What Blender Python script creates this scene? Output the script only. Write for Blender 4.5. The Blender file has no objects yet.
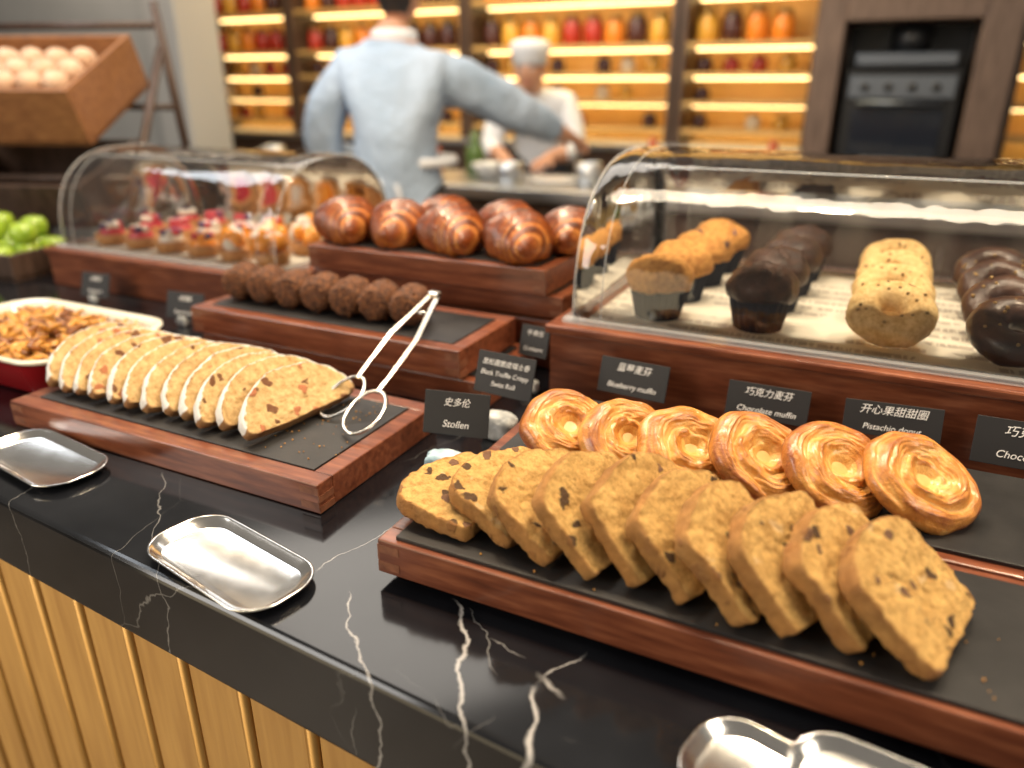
import bpy, bmesh, math, random
from mathutils import Vector, Matrix, noise, Euler
random.seed(7)
S = bpy.context.scene
COL = S.collection
CZ = 0.92
rad = math.radians

# ------------------------------------------------------------ materials
def new_mat(name):
    m = bpy.data.materials.new(name); m.use_nodes = True
    nt = m.node_tree; nt.nodes.clear()
    out = nt.nodes.new('ShaderNodeOutputMaterial'); b = nt.nodes.new('ShaderNodeBsdfPrincipled')
    nt.links.new(b.outputs[0], out.inputs[0])
    return m, nt, b
def coords(nt, scale=(1,1,1), rot=(0,0,0)):
    tc = nt.nodes.new('ShaderNodeTexCoord'); mp = nt.nodes.new('ShaderNodeMapping')
    mp.inputs['Scale'].default_value = scale; mp.inputs['Rotation'].default_value = rot
    nt.links.new(tc.outputs['Object'], mp.inputs[0]); return mp.outputs[0]
def ntex(nt, vec, scale, detail=4, rough=.55, dist=0):
    n = nt.nodes.new('ShaderNodeTexNoise'); n.inputs['Scale'].default_value = scale
    n.inputs['Detail'].default_value = detail; n.inputs['Roughness'].default_value = rough
    n.inputs['Distortion'].default_value = dist
    nt.links.new(vec, n.inputs['Vector']); return n.outputs['Fac']
def ramp(nt, fac, stops):
    r = nt.nodes.new('ShaderNodeValToRGB'); e = r.color_ramp.elements
    while len(e) < len(stops): e.new(.5)
    for i, (p, c) in enumerate(stops):
        e[i].position = p; e[i].color = (c[0], c[1], c[2], 1)
    nt.links.new(fac, r.inputs[0]); return r.outputs[0]
def mix(nt, fac, a, b):
    m = nt.nodes.new('ShaderNodeMix'); m.data_type = 'RGBA'
    if isinstance(fac, (int, float)): m.inputs[0].default_value = fac
    else: nt.links.new(fac, m.inputs[0])
    for s, v in ((6, a), (7, b)):
        if isinstance(v, tuple): m.inputs[s].default_value = (v[0], v[1], v[2], 1)
        else: nt.links.new(v, m.inputs[s])
    return m.outputs[2]
def mth(nt, op, a, b=None, c=None, clamp=False):
    m = nt.nodes.new('ShaderNodeMath'); m.operation = op; m.use_clamp = clamp
    for i, v in enumerate((a, b, c)):
        if v is None: continue
        if isinstance(v, (int, float)): m.inputs[i].default_value = v
        else: nt.links.new(v, m.inputs[i])
    return m.outputs[0]
def attr(nt, name):
    a = nt.nodes.new('ShaderNodeAttribute'); a.attribute_name = name; return a.outputs['Fac']
def bump(nt, b, h, strength=.5, dist=.002):
    n = nt.nodes.new('ShaderNodeBump'); n.inputs['Strength'].default_value = strength
    n.inputs['Distance'].default_value = dist
    nt.links.new(h, n.inputs['Height']); nt.links.new(n.outputs[0], b.inputs['Normal'])
def plain(name, col, rough=.5, metal=0, emit=0, coat=0):
    m, nt, b = new_mat(name)
    b.inputs['Base Color'].default_value = (*col, 1); b.inputs['Roughness'].default_value = rough
    b.inputs['Metallic'].default_value = metal
    if coat: b.inputs['Coat Weight'].default_value = coat
    if emit:
        b.inputs['Emission Color'].default_value = (*col, 1); b.inputs['Emission Strength'].default_value = emit
    v = coords(nt); n = ntex(nt, v, 40, 3)
    r = mth(nt, 'MULTIPLY_ADD', n, .12, max(0.02, rough-.06)); nt.links.new(r, b.inputs['Roughness'])
    return m
def mottled(name, stops, scale=50, rough=.6, bs=.4, bd=.002, bscale=None, coat=0, sss=0, vscale=(1,1,1), detail=5):
    m, nt, b = new_mat(name); v = coords(nt, vscale)
    n = ntex(nt, v, scale, detail)
    nt.links.new(ramp(nt, n, stops), b.inputs['Base Color'])
    b.inputs['Roughness'].default_value = rough
    if coat: b.inputs['Coat Weight'].default_value = coat; b.inputs['Coat Roughness'].default_value = .15
    n2 = ntex(nt, v, bscale or scale*2, 5, .65)
    bump(nt, b, n2, bs, bd)
    return m

WOOD = mottled('mahogany', [(.25,(.080,.020,.009)),(.5,(.175,.050,.022)),(.75,(.29,.10,.045))], 6, .30, .15, .0006, 14, coat=.3, vscale=(2.5,22,22), detail=6)
WOODEND = mottled('mahogany_end_grain', [(.3,(.14,.045,.022)),(.7,(.28,.11,.055))], 90, .4, .1, .0005, coat=.2)
SLATE = mottled('slate', [(.3,(.009,.009,.010)),(.7,(.022,.021,.021))], 30, .45, .25, .0008, 160)
SLATECARD = plain('slate_card', (.016,.015,.016), .6)
CHALK = plain('chalk', (.85,.83,.8), .8)
STEEL = plain('polished_steel', (.72,.71,.69), .18, 1)
BRUSH = plain('brushed_steel', (.55,.56,.57), .35, 1)
BLACK = plain('black_metal', (.015,.016,.018), .3)
FOOT = plain('rubber_foot', (.02,.02,.02), .7)
PAPER_W = plain('white_linen', (.75,.76,.78), .8)
SKIN = mottled('skin', [(.3,(.50,.24,.14)),(.7,(.62,.33,.21))], 20, .5, .1, .001)
HAIR = mottled('hair', [(.3,(.008,.006,.005)),(.7,(.03,.02,.015))], 60, .5, .5, .003, vscale=(1,1,.2))
JACKET = mottled('chef_jacket', [(.3,(.33,.43,.56)),(.7,(.48,.58,.72))], 5, .8, .8, .03, 9)
TROUS = plain('dark_trousers', (.03,.03,.035), .8)

def marble():
    m, nt, b = new_mat('black_marble')
    tc = nt.nodes.new('ShaderNodeTexCoord'); P = tc.outputs['Object']
    nz = nt.nodes.new('ShaderNodeTexNoise'); nz.inputs['Scale'].default_value = 14; nz.inputs['Detail'].default_value = 6
    nt.links.new(P, nz.inputs['Vector'])
    sb = nt.nodes.new('ShaderNodeVectorMath'); sb.operation = 'SUBTRACT'; sb.inputs[1].default_value = (.5,.5,.5)
    nt.links.new(nz.outputs['Color'], sb.inputs[0])
    sc = nt.nodes.new('ShaderNodeVectorMath'); sc.operation = 'SCALE'; sc.inputs['Scale'].default_value = .05
    nt.links.new(sb.outputs[0], sc.inputs[0])
    ad = nt.nodes.new('ShaderNodeVectorMath'); ad.operation = 'ADD'
    nt.links.new(P, ad.inputs[0]); nt.links.new(sc.outputs[0], ad.inputs[1])
    Q = ad.outputs[0]
    sep = nt.nodes.new('ShaderNodeSeparateXYZ'); nt.links.new(Q, sep.inputs[0])
    X, Y = sep.outputs[0], sep.outputs[1]
    fine = ntex(nt, P, 60, 4)
    total = None
    for (x0,y0,x1,y1,w,s) in [(-.285,.46,-.165,.30,.0016,.7),(-.375,.435,-.262,.315,.0011,.55),(-.155,.45,-.172,.40,.0010,.5),(-.172,.40,-.145,.29,.0026,.8),
                            (-.71,.52,-.50,.33,.0008,.3),(-.175,.41,-.150,.395,.0022,.6),(-.9,.7,-.78,.36,.0008,.25),(-.36,.62,-.42,.44,.0009,.5),(.2,.44,.3,.28,.0014,.6),(-.31,.35,-.36,.30,.0008,.4),(-.27,.45,-.20,.40,.0007,.3),(-.24,.43,-.19,.425,.0007,.35)]:
        dx, dy = x1-x0, y1-y0; L = math.hypot(dx,dy); nx, ny = -dy/L, dx/L
        d = mth(nt,'ADD', mth(nt,'MULTIPLY',X,nx), mth(nt,'MULTIPLY',Y,ny)); d = mth(nt,'SUBTRACT', d, x0*nx+y0*ny)
        d = mth(nt,'ABSOLUTE', d)
        wv = mth(nt,'MULTIPLY', fine, w*2.2)
        line = mth(nt,'SUBTRACT', 1, mth(nt,'DIVIDE', d, wv), clamp=True)
        al = mth(nt,'ADD', mth(nt,'MULTIPLY',X,dx/L), mth(nt,'MULTIPLY',Y,dy/L)); al = mth(nt,'SUBTRACT', al, (x0+x1)/2*dx/L+(y0+y1)/2*dy/L)
        msk = mth(nt,'MULTIPLY', mth(nt,'SUBTRACT', L/2, mth(nt,'ABSOLUTE',al)), 60, clamp=True)
        l = mth(nt,'MULTIPLY', mth(nt,'MULTIPLY', line, msk), s)
        total = l if total is None else mth(nt,'MAXIMUM', total, l)
    vo = nt.nodes.new('ShaderNodeTexVoronoi'); vo.feature = 'DISTANCE_TO_EDGE'; vo.inputs['Scale'].default_value = 5
    nt.links.new(Q, vo.inputs['Vector'])
    vl = mth(nt,'SUBTRACT', 1, mth(nt,'DIVIDE', vo.outputs['Distance'], .005), clamp=True)
    mk = mth(nt,'MULTIPLY', mth(nt,'SUBTRACT', ntex(nt, P, 4, 2), .54), 8, clamp=True)
    total = mth(nt,'MAXIMUM', total, mth(nt,'MULTIPLY', mth(nt,'MULTIPLY', vl, mk), .25))
    base = ramp(nt, ntex(nt,P,9,5), [(.35,(.003,.0035,.005)),(.75,(.011,.012,.015))])
    nt.links.new(mix(nt, total, base, (.62,.6,.58)), b.inputs['Base Color'])
    b.inputs['Roughness'].default_value = .12
    return m
MARBLE = marble()

def crumb(name, c0, c1, crust, chip, chipscale=42, chipthr=.28, sugar=False, chipmask=.45, bs=.8, bd=.004, bsc=150, aniso=(1,1,1)):
    m, nt, b = new_mat(name)
    tc = nt.nodes.new('ShaderNodeTexCoord'); oi = nt.nodes.new('ShaderNodeObjectInfo')
    ad = nt.nodes.new('ShaderNodeVectorMath'); ad.operation='ADD'
    cm = nt.nodes.new('ShaderNodeCombineXYZ'); r = mth(nt,'MULTIPLY', oi.outputs['Random'], 9)
    for i in range(3): nt.links.new(r, cm.inputs[i])
    nt.links.new(tc.outputs['Object'], ad.inputs[0]); nt.links.new(cm.outputs[0], ad.inputs[1]); v = ad.outputs[0]
    n = ntex(nt, v, 110, 7, .8)
    base = ramp(nt, n, [(.36,c0),(.58,c1)])
    vo = nt.nodes.new('ShaderNodeTexVoronoi'); vo.inputs['Scale'].default_value = chipscale
    dn = nt.nodes.new('ShaderNodeTexNoise'); dn.inputs['Scale'].default_value = 60; dn.inputs['Detail'].default_value = 3
    nt.links.new(v, dn.inputs['Vector'])
    sc = nt.nodes.new('ShaderNodeVectorMath'); sc.operation='SCALE'; sc.inputs['Scale'].default_value=.022
    nt.links.new(dn.outputs['Color'], sc.inputs[0])
    a2 = nt.nodes.new('ShaderNodeVectorMath'); a2.operation='ADD'; nt.links.new(v,a2.inputs[0]); nt.links.new(sc.outputs[0],a2.inputs[1])
    nt.links.new(a2.outputs[0], vo.inputs['Vector'])
    sp = nt.nodes.new('ShaderNodeSeparateColor'); nt.links.new(vo.outputs['Color'], sp.inputs[0])
    near = mth(nt,'MULTIPLY', mth(nt,'SUBTRACT', chipthr, vo.outputs['Distance']), 16, clamp=True)
    pick = mth(nt,'GREATER_THAN', sp.outputs[0], chipmask)
    cf = mth(nt,'MULTIPLY', near, pick)
    chipc = mix(nt, mth(nt,'GREATER_THAN', sp.outputs[1], .55), chip, tuple(min(1,x*3.0+.03) for x in chip))
    col = mix(nt, mth(nt,'MULTIPLY',cf,.92), base, chipc)
    nn = mth(nt,'MULTIPLY', mth(nt,'MULTIPLY', mth(nt,'SUBTRACT', chipthr*.9, vo.outputs['Distance']), 16, clamp=True), mth(nt,'LESS_THAN', sp.outputs[0], .16))
    col = mix(nt, mth(nt,'MULTIPLY',nn,.7), col, (.86,.60,.30))
    rim = attr(nt,'rim')
    rf = mth(nt,'MULTIPLY', mth(nt,'SUBTRACT', rim, .955), 24, clamp=True)
    cr = ramp(nt, ntex(nt,v,55,5), [(.3,tuple(x*.6 for x in crust)),(.7,crust)])
    col = mix(nt, mth(nt,'MULTIPLY',rf,mth(nt,'MULTIPLY_ADD',ntex(nt,v,35,3),.6,.55),clamp=True), col, cr)
    if sugar:
        sg = attr(nt,'sugar')
        f = mth(nt,'MULTIPLY', mth(nt,'SUBTRACT', mth(nt,'ADD', sg, mth(nt,'MULTIPLY', mth(nt,'SUBTRACT', ntex(nt,v,110,4),.5),1.3)), .5), 4, clamp=True)
        col = mix(nt, f, col, (.86,.85,.82))
    nt.links.new(col, b.inputs['Base Color']); b.inputs['Roughness'].default_value = .7
    pores = ntex(nt, v, bsc, 6, .75)
    bump(nt, b, mth(nt,'ADD', pores, mth(nt,'MULTIPLY', cf, .4)), bs, bd)
    return m
CAKE = crumb('fruit_cake_crumb', (.54,.27,.065), (.90,.56,.18), (.54,.23,.055), (.055,.02,.008), 62, .36, chipmask=.66, bs=1, bd=.006)
STOL = crumb('stollen_crumb', (.50,.28,.09), (.80,.56,.26), (.30,.12,.035), (.16,.045,.012), 50, .36, True, .62, 1, .004)

def laminated(name, light, mid, dark, rough=.3, coat=.5, p=(.08,.45,.92)):
    m, nt, b = new_mat(name); v = coords(nt)
    h = attr(nt,'h'); n = ntex(nt, v, 40, 5)
    st = ntex(nt, v, 170, 4, .7)
    f = mth(nt,'ADD', h, mth(nt,'MULTIPLY', mth(nt,'SUBTRACT', n, .5), .9)); f = mth(nt,'ADD', f, mth(nt,'MULTIPLY', mth(nt,'SUBTRACT', st, .5), .45), clamp=True)
    nt.links.new(ramp(nt, f, [(p[0],light),(p[1],mid),(p[2],dark)]), b.inputs['Base Color'])
    b.inputs['Roughness'].default_value = rough; b.inputs['Coat Weight'].default_value = coat; b.inputs['Coat Roughness'].default_value = .18
    bump(nt, b, mth(nt,'ADD', n, st), .7, .0026)
    return m
DANISH = laminated('danish_crust', (.84,.49,.14), (.64,.26,.045), (.27,.068,.013), .32, .5, (.05,.45,.98))
CROIS = laminated('croissant_crust', (.62,.25,.06), (.28,.065,.012), (.065,.012,.004), .32, .4)
CUSTARD = mottled('custard', [(.3,(.74,.44,.12)),(.7,(.88,.62,.24))], 60, .4, .3, .002, coat=.2)
TRUF = mottled('truffle_crumb', [(.3,(.040,.014,.006)),(.5,(.115,.040,.013)),(.72,(.24,.092,.03))], 130, .75, 1, .004, 200)
MUFTOP = crumb('muffin_top', (.46,.17,.03), (.78,.40,.10), (.5,.2,.05), (.06,.03,.06), 34, .26, False, .78, .9, .004)
CHOC = mottled('chocolate_sponge', [(.3,(.018,.007,.004)),(.7,(.075,.028,.014))], 60, .45, .9, .004, 120, coat=.15)
LINER = plain('muffin_liner', (.004,.006,.018), .85)
DONUT = crumb('pistachio_doughnut', (.60,.35,.11), (.86,.62,.29), (.5,.3,.1), (.20,.10,.03), 55, .22, False, .80, .5)
STONE = mottled('grey_stone', [(.3,(.20,.21,.21)),(.5,(.42,.43,.42)),(.75,(.74,.74,.72))], 45, .8, .8, .004, 90)
STONEB = mottled('blue_stone', [(.3,(.16,.28,.36)),(.5,(.36,.50,.58)),(.7,(.76,.82,.82))], 40, .75, .8, .004, 90)
ENAMEL = plain('cream_enamel', (.78,.74,.62), .2, coat=.5)
RED = plain('red_enamel', (.28,.008,.012), .2, coat=.6)

def acrylic():
    m = bpy.data.materials.new('clear_acrylic'); m.use_nodes = True; nt = m.node_tree; nt.nodes.clear()
    out = nt.nodes.new('ShaderNodeOutputMaterial'); tr = nt.nodes.new('ShaderNodeBsdfTransparent'); gl = nt.nodes.new('ShaderNodeBsdfGlossy')
    tr.inputs[0].default_value = (.965,.97,.965,1); gl.inputs['Roughness'].default_value = .045
    fr = nt.nodes.new('ShaderNodeFresnel'); fr.inputs[0].default_value = 1.5
    f = mth(nt,'MULTIPLY_ADD', fr.outputs[0], 1.15, .015, clamp=True)
    v = coords(nt); n = ntex(nt, v, 9, 3)
    bp = nt.nodes.new('ShaderNodeBump'); bp.inputs['Strength'].default_value=.3; bp.inputs['Distance'].default_value=.012
    nt.links.new(n, bp.inputs['Height']); nt.links.new(bp.outputs[0], gl.inputs['Normal'])
    mx = nt.nodes.new('ShaderNodeMixShader'); nt.links.new(f, mx.inputs[0]); nt.links.new(tr.outputs[0], mx.inputs[1]); nt.links.new(gl.outputs[0], mx.inputs[2])
    nt.links.new(mx.outputs[0], out.inputs[0]); return m
ACR = acrylic()
def acrylic_edge():
    m = bpy.data.materials.new('acrylic_edge'); m.use_nodes = True; nt = m.node_tree; nt.nodes.clear()
    out = nt.nodes.new('ShaderNodeOutputMaterial'); tr = nt.nodes.new('ShaderNodeBsdfTransparent'); b = nt.nodes.new('ShaderNodeBsdfPrincipled')
    b.inputs['Base Color'].default_value = (.75,.78,.8,1); b.inputs['Roughness'].default_value = .1
    mx = nt.nodes.new('ShaderNodeMixShader'); mx.inputs[0].default_value = .26
    nt.links.new(tr.outputs[0], mx.inputs[1]); nt.links.new(b.outputs[0], mx.inputs[2]); nt.links.new(mx.outputs[0], out.inputs[0]); return m
ACE = acrylic_edge()

# ------------------------------------------------------------ builder
_ico = {}
def ico(sub):
    if sub not in _ico:
        bm = bmesh.new(); bmesh.ops.create_icosphere(bm, subdivisions=sub, radius=1)
        bm.verts.ensure_lookup_table()
        _ico[sub] = ([v.co.copy() for v in bm.verts], [[v.index for v in f.verts] for f in bm.faces]); bm.free()
    return _ico[sub]
class B:
    def __init__(s): s.v=[]; s.f=[]; s.m=[]; s.sm=[]; s.at={}
    def add(s, vs, fs, mi=0, smooth=False, M=None, **at):
        o = len(s.v)
        for v in vs:
            v = Vector(v); s.v.append(M @ v if M else v)
        for i, f in enumerate(fs):
            s.f.append([o+k for k in f]); s.m.append(mi[i] if isinstance(mi, list) else mi); s.sm.append(smooth)
        for k in set(list(s.at)+list(at)):
            l = s.at.setdefault(k, [0.0]*o)
            l.extend(at.get(k, [0.0]*len(vs)))
    def box(s, c, size, mi=0, bev=0, M=None, seg=2):
        bm = bmesh.new(); bmesh.ops.create_cube(bm, size=1)
        for v in bm.verts: v.co = Vector((c[0]+v.co.x*size[0], c[1]+v.co.y*size[1], c[2]+v.co.z*size[2]))
        if bev: bmesh.ops.bevel(bm, geom=bm.edges[:], offset=bev, segments=seg, affect='EDGES', profile=.5)
        bm.verts.index_update()
        s.add([v.co.copy() for v in bm.verts], [[v.index for v in f.verts] for f in bm.faces], mi, False, M); bm.free()
    def lo(s, x0,x1,y0,y1,z0,z1, mi=0, bev=0, M=None):
        s.box(((x0+x1)/2,(y0+y1)/2,(z0+z1)/2),(x1-x0,y1-y0,z1-z0),mi,bev,M)
    def lathe(s, prof, n=24, mi=0, M=None, smooth=True, c=(0,0,0)):
        vs=[]; fs=[]; mm=[]
        for r,z in prof:
            for j in range(n):
                a=2*math.pi*j/n; vs.append((c[0]+r*math.cos(a), c[1]+r*math.sin(a), c[2]+z))
        for i in range(len(prof)-1):
            for j in range(n):
                fs.append([i*n+j, i*n+(j+1)%n, (i+1)*n+(j+1)%n, (i+1)*n+j]); mm.append(mi[i] if isinstance(mi,list) else mi)
        s.add(vs,fs,mm,smooth,M)
    def loft(s, loops, mi=0, M=None, smooth=True, cap0=True, cap1=True):
        n=len(loops[0]); vs=[p for l in loops for p in l]; fs=[]; mm=[]
        g=lambda i: mi[i] if isinstance(mi,list) else mi
        for i in range(len(loops)-1):
            for j in range(n):
                fs.append([i*n+j,i*n+(j+1)%n,(i+1)*n+(j+1)%n,(i+1)*n+j]); mm.append(g(i))
        if cap0: fs.append(list(range(n))[::-1]); mm.append(g(0))
        if cap1: fs.append([(len(loops)-1)*n+j for j in range(n)]); mm.append(g(len(loops)-2))
        s.add(vs,fs,mm,smooth,M)
    def tube(s, pts, r, n=8, mi=0, closed=False, M=None, flat=1):
        pts=[Vector(p) for p in pts]; loops=[]; N=len(pts)
        for i,p in enumerate(pts):
            a=pts[(i-1)%N] if (closed or i>0) else p; b=pts[(i+1)%N] if (closed or i<N-1) else p
            t=(b-a).normalized(); up=Vector((0,0,1)) if abs(t.z)<.9 else Vector((1,0,0))
            x=t.cross(up).normalized(); y=x.cross(t)
            rr=r[i] if isinstance(r,list) else r
            loops.append([p+x*math.cos(2*math.pi*k/n)*rr+y*math.sin(2*math.pi*k/n)*rr*flat for k in range(n)])
        if closed: loops.append(loops[0]); s.loft(loops,mi,M,True,False,False)
        else: s.loft(loops,mi,M,True)
    def chunk(s, c, r, mi=0, sub=2, amp=.35, fr=1.3, sc=(1,1,1), rot=None):
        vs,fs=ico(sub); sd=Vector((random.random()*50,random.random()*50,random.random()*50)); R=(rot or Euler((random.random()*6,random.random()*6,random.random()*6))).to_matrix()
        out=[]
        for v in vs:
            k=1+amp*noise.noise(v*fr+sd); out.append(Vector(c)+R@Vector((v.x*k*r*sc[0],v.y*k*r*sc[1],v.z*k*r*sc[2])))
        s.add(out,fs,mi,True)
    def obj(s, name, mats, parent=None, loc=None, rot=None):
        me=bpy.data.meshes.new(name); me.from_pydata([tuple(v) for v in s.v],[],s.f)
        for m in mats: me.materials.append(m)
        me.polygons.foreach_set('material_index', s.m); me.polygons.foreach_set('use_smooth', s.sm)
        for k,l in s.at.items():
            a=me.attributes.new(k,'FLOAT','POINT'); a.data.foreach_set('value', l)
        me.update()
        bm=bmesh.new(); bm.from_mesh(me); bmesh.ops.recalc_face_normals(bm, faces=bm.faces[:]); bm.to_mesh(me); bm.free()
        o=bpy.data.objects.new(name,me); COL.objects.link(o)
        if loc is not None: o.location=loc
        if rot is not None: o.rotation_euler=rot
        if parent: o.parent=parent
        return o
def empty(name, loc=(0,0,0), rot=(0,0,0)):
    e=bpy.data.objects.new(name,None); e.empty_display_size=.05; COL.objects.link(e); e.location=loc; e.rotation_euler=rot; return e
def chaikin(p, it=3):
    for _ in range(it):
        q=[]
        for i in range(len(p)):
            a,b=p[i],p[(i+1)%len(p)]
            q.append((a[0]*.75+b[0]*.25,a[1]*.75+b[1]*.25)); q.append((a[0]*.25+b[0]*.75,a[1]*.25+b[1]*.75))
        p=q
    return p
def resample(p, n):
    L=[0]
    for i in range(len(p)):
        a,b=p[i],p[(i+1)%len(p)]; L.append(L[-1]+math.hypot(b[0]-a[0],b[1]-a[1]))
    out=[]; T=L[-1]
    for k in range(n):
        d=T*k/n; i=max(j for j in range(len(p)) if L[j]<=d); a,b=p[i],p[(i+1)%len(p)]; f=(d-L[i])/max(1e-9,L[i+1]-L[i])
        out.append((a[0]+(b[0]-a[0])*f,a[1]+(b[1]-a[1])*f))
    return out
def rrect(hx,hy,r,z,n=8,cx=0,cy=0):
    out=[]
    for (sx,sy,a0) in ((1,1,0),(-1,1,90),(-1,-1,180),(1,-1,270)):
        for k in range(n+1):
            a=rad(a0+90*k/n); out.append(Vector((cx+sx*(hx-r)+r*math.cos(a), cy+sy*(hy-r)+r*math.sin(a), z)))
    return out

# ------------------------------------------------------------ room
FLOORM = mottled('stone_floor', [(.3,(.12,.10,.08)),(.7,(.2,.17,.14))], 3, .4, .1, .001)
b=B(); b.lo(-8,3,-3,5,-.05,0); b.obj('floor',[FLOORM])
AMB = mottled('amber_panel', [(.3,(.60,.35,.09)),(.7,(.80,.52,.18))], 3, .5, .05, .001)
WALLM = mottled('plaster', [(.3,(.32,.33,.33)),(.7,(.40,.41,.41))], 2, .8, .1, .002)
DKW = mottled('dark_walnut', [(.3,(.04,.022,.014)),(.7,(.09,.052,.036))], 5, .45, .1, .001, vscale=(12,12,1.5))
b=B(); b.lo(-5.6,3,4.8,4.95,0,3); b.obj('wall_back',[AMB])
b=B(); b.lo(-8,-4.05,3.5,3.62,0,3); b.obj('wall_left',[WALLM])
b=B(); b.lo(-4.05,-3.80,3.4,3.72,0,3,0,.01); b.obj('wall_column',[plain('pale_column',(.42,.42,.41),.6)])

# ------------------------------------------------------------ back shelving
SHW = mottled('shelf_oak', [(.3,(.42,.25,.08)),(.7,(.58,.37,.14))], 5, .5, .1, .001, vscale=(2,14,14))
LED = plain('led_strip', (1,.68,.28), .5, emit=6)
b=B()
bays=[(-4.8,-3.95,0),(-3.9,-2.55,1),(-2.5,-1.2,1),(-1.15,-.45,1),(.45,1.2,1)]
heights=[1.08,1.23,1.38,1.535,1.79,2.05]
for x0,x1,t in bays:
    for z in heights:
        b.lo(x0,x1,4.5,4.79,z-.012,z+.012,0,.002)
        b.lo(x0+.03,x1-.03,4.70,4.72,z-.024,z-.012,1)
    for x in (x0,x1): b.lo(x-.018,x+.018,4.48,4.79,.0,2.4,2,.003)
b.lo(-4.8,-.45,4.3,4.79,0,.98,2,.003); b.lo(-4.8,-.45,4.28,4.79,.98,1.01,3,.003)
b.obj('lit_wall_shelving',[SHW,LED,DKW,BRUSH])
JM=[plain('jam_red',(.36,.03,.015),.15),plain('jam_orange',(.65,.20,.02),.15),plain('jam_dark',(.06,.02,.015),.15),plain('honey',(.62,.33,.05),.12),plain('lid_gold',(.5,.32,.12),.3,1),plain('pale_jar',(.65,.55,.38),.3)]
b=B()
def jar(x,y,z,r,h,mi):
    b.lathe([(0,0),(r*.9,0),(r,h*.08),(r,h*.62),(r*.72,h*.78),(r*.66,h*.82),(r*.74,h*.84),(r*.74,h*.97),(0,h)],12,[mi]*5+[4]*3,c=(x,y,z))
for x0,x1,t in bays:
    for z,hh,pr in ((1.535,.185,1),(1.38,.105,.8),(1.79,.19,1),(1.23,.10,.5),(1.08,.1,.6),(1.01,.0,0)):
        x=x0+.10
        while x<x1-.08:
            if random.random()<pr and hh>0:
                jar(x,4.62,z+.013,min(.058,hh*.42),hh*random.uniform(.85,1),random.choice([0,0,1,1,2,3,1,2] if hh>.15 else [3,5,0,2]))
            x+= .135 if hh>.15 else .15
b.obj('preserve_jars',JM)

# oven cabinet
b=B()
b.lo(-.42,-.30,4.1,4.79,0,2.4,0,.006); b.lo(.25,.40,4.1,4.79,0,2.4,0,.006); b.lo(-.30,.25,4.1,4.79,1.60,2.4,0,.006); b.lo(-.30,.25,4.1,4.79,0,.86,0,.006)
b.lo(-.30,.25,4.5,4.79,.86,1.6,1)
b.lo(-.27,.22,4.16,4.5,.88,1.40,1,.01); b.lo(-.22,.17,4.145,4.165,.93,1.22,2,.006); b.lo(-.25,.20,4.14,4.17,1.27,1.37,3,.005)
b.tube([(-.2,4.11,1.25),(.15,4.11,1.25)],.012,8,3)
for x in (-.2,.15): b.tube([(x,4.11,1.25),(x,4.16,1.25)],.008,8,3)
b.lo(-.24,.19,4.17,4.5,1.41,1.47,3,.01); b.lathe([(0,0),(.09,0),(.09,.1),(.05,.13),(0,.13)],16,1,c=(-.02,4.34,1.47))
for x in (-.18,-.08,.02,.12): b.lathe([(0,0),(.018,0),(.018,.02),(0,.02)],12,1,Matrix.Translation((x,4.14,1.32))@Matrix.Rotation(rad(90),4,'X'))
OVW=mottled('grey_walnut',[(.3,(.10,.062,.045)),(.7,(.20,.13,.095))],5,.45,.1,.001,vscale=(12,12,1.5))
b.obj('built_in_oven',[OVW,BLACK,plain('oven_glass',(.02,.025,.035),.08),plain('grey_steel',(.16,.18,.21),.4,1)])

# kitchen island
b=B(); b.lo(-3.6,.9,2.95,3.5,.87,.92,0,.006); b.lo(-3.55,.85,3.0,3.45,0,.87,1,.004)
for x in (-3.0,-2.2,-1.4,-.6,.2): b.lo(x-.004,x+.004,2.995,3.0,.1,.8,0)
b.obj('kitchen_island',[BRUSH,DKW])
b=B()
for i in range(26):
    x=-3.3+i*.16+random.uniform(-.04,.04); y=random.uniform(3.05,3.4); k=random.random()
    if k<.35: b.lathe([(0,.0),(.05,0),(.09,.05),(.1,.07),(.095,.07),(.08,.045),(0,.01)],20,0,c=(x,y,.921))
    elif k<.5: b.lathe([(0,0),(.11,0),(.12,.012),(.115,.015),(0,.006)],20,0,c=(x,y,.921))
    elif k<.8: b.lathe([(0,0),(.045,0),(.045,.12),(.02,.15),(.02,.2),(0,.2)],14,random.choice([2,3,4]),c=(x,y,.921))
    else: b.lathe([(0,0),(.06,0),(.06,.09),(.055,.09),(.055,.01),(0,.01)],16,1,c=(x,y,.921))
b.obj('kitchenware',[plain('white_china',(.7,.68,.64),.2),BRUSH,plain('oil_bottle',(.45,.25,.05),.15),plain('green_bottle',(.08,.14,.03),.15),plain('spice_jar',(.4,.08,.02),.3)])

# ------------------------------------------------------------ buffet counter
ang=math.atan(-.0785); CM=Matrix.Translation((-.81,.391,0))@Matrix.Rotation(ang,4,'Z')
b=B(); b.box((.1,.64,CZ-.0475),(4.1,1.28,.095),0,.006,CM,3)
CAB=mottled('golden_oak',[(.3,(.38,.20,.055)),(.7,(.52,.30,.09))],4,.45,.1,.001,vscale=(16,16,1.2))
BRASS=plain('brass_trim',(.50,.29,.09),.5,.7)
b.box((.1,.65,.42),(4.06,1.2,.80),1,0,CM)
x=-1.9
while x<2.1:
    b.box((x,.044,.42),(.078,.012,.78),1,.003,CM)
    b.tube([CM@Vector((x+.047,.040,.03)),CM@Vector((x+.047,.040,.81))],.007,8,2)
    x+=.094
b.box((.1,.035,.06),(4.06,.05,.10),1,.003,CM)
b.obj('buffet_counter',[MARBLE,CAB,BRASS])

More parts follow.
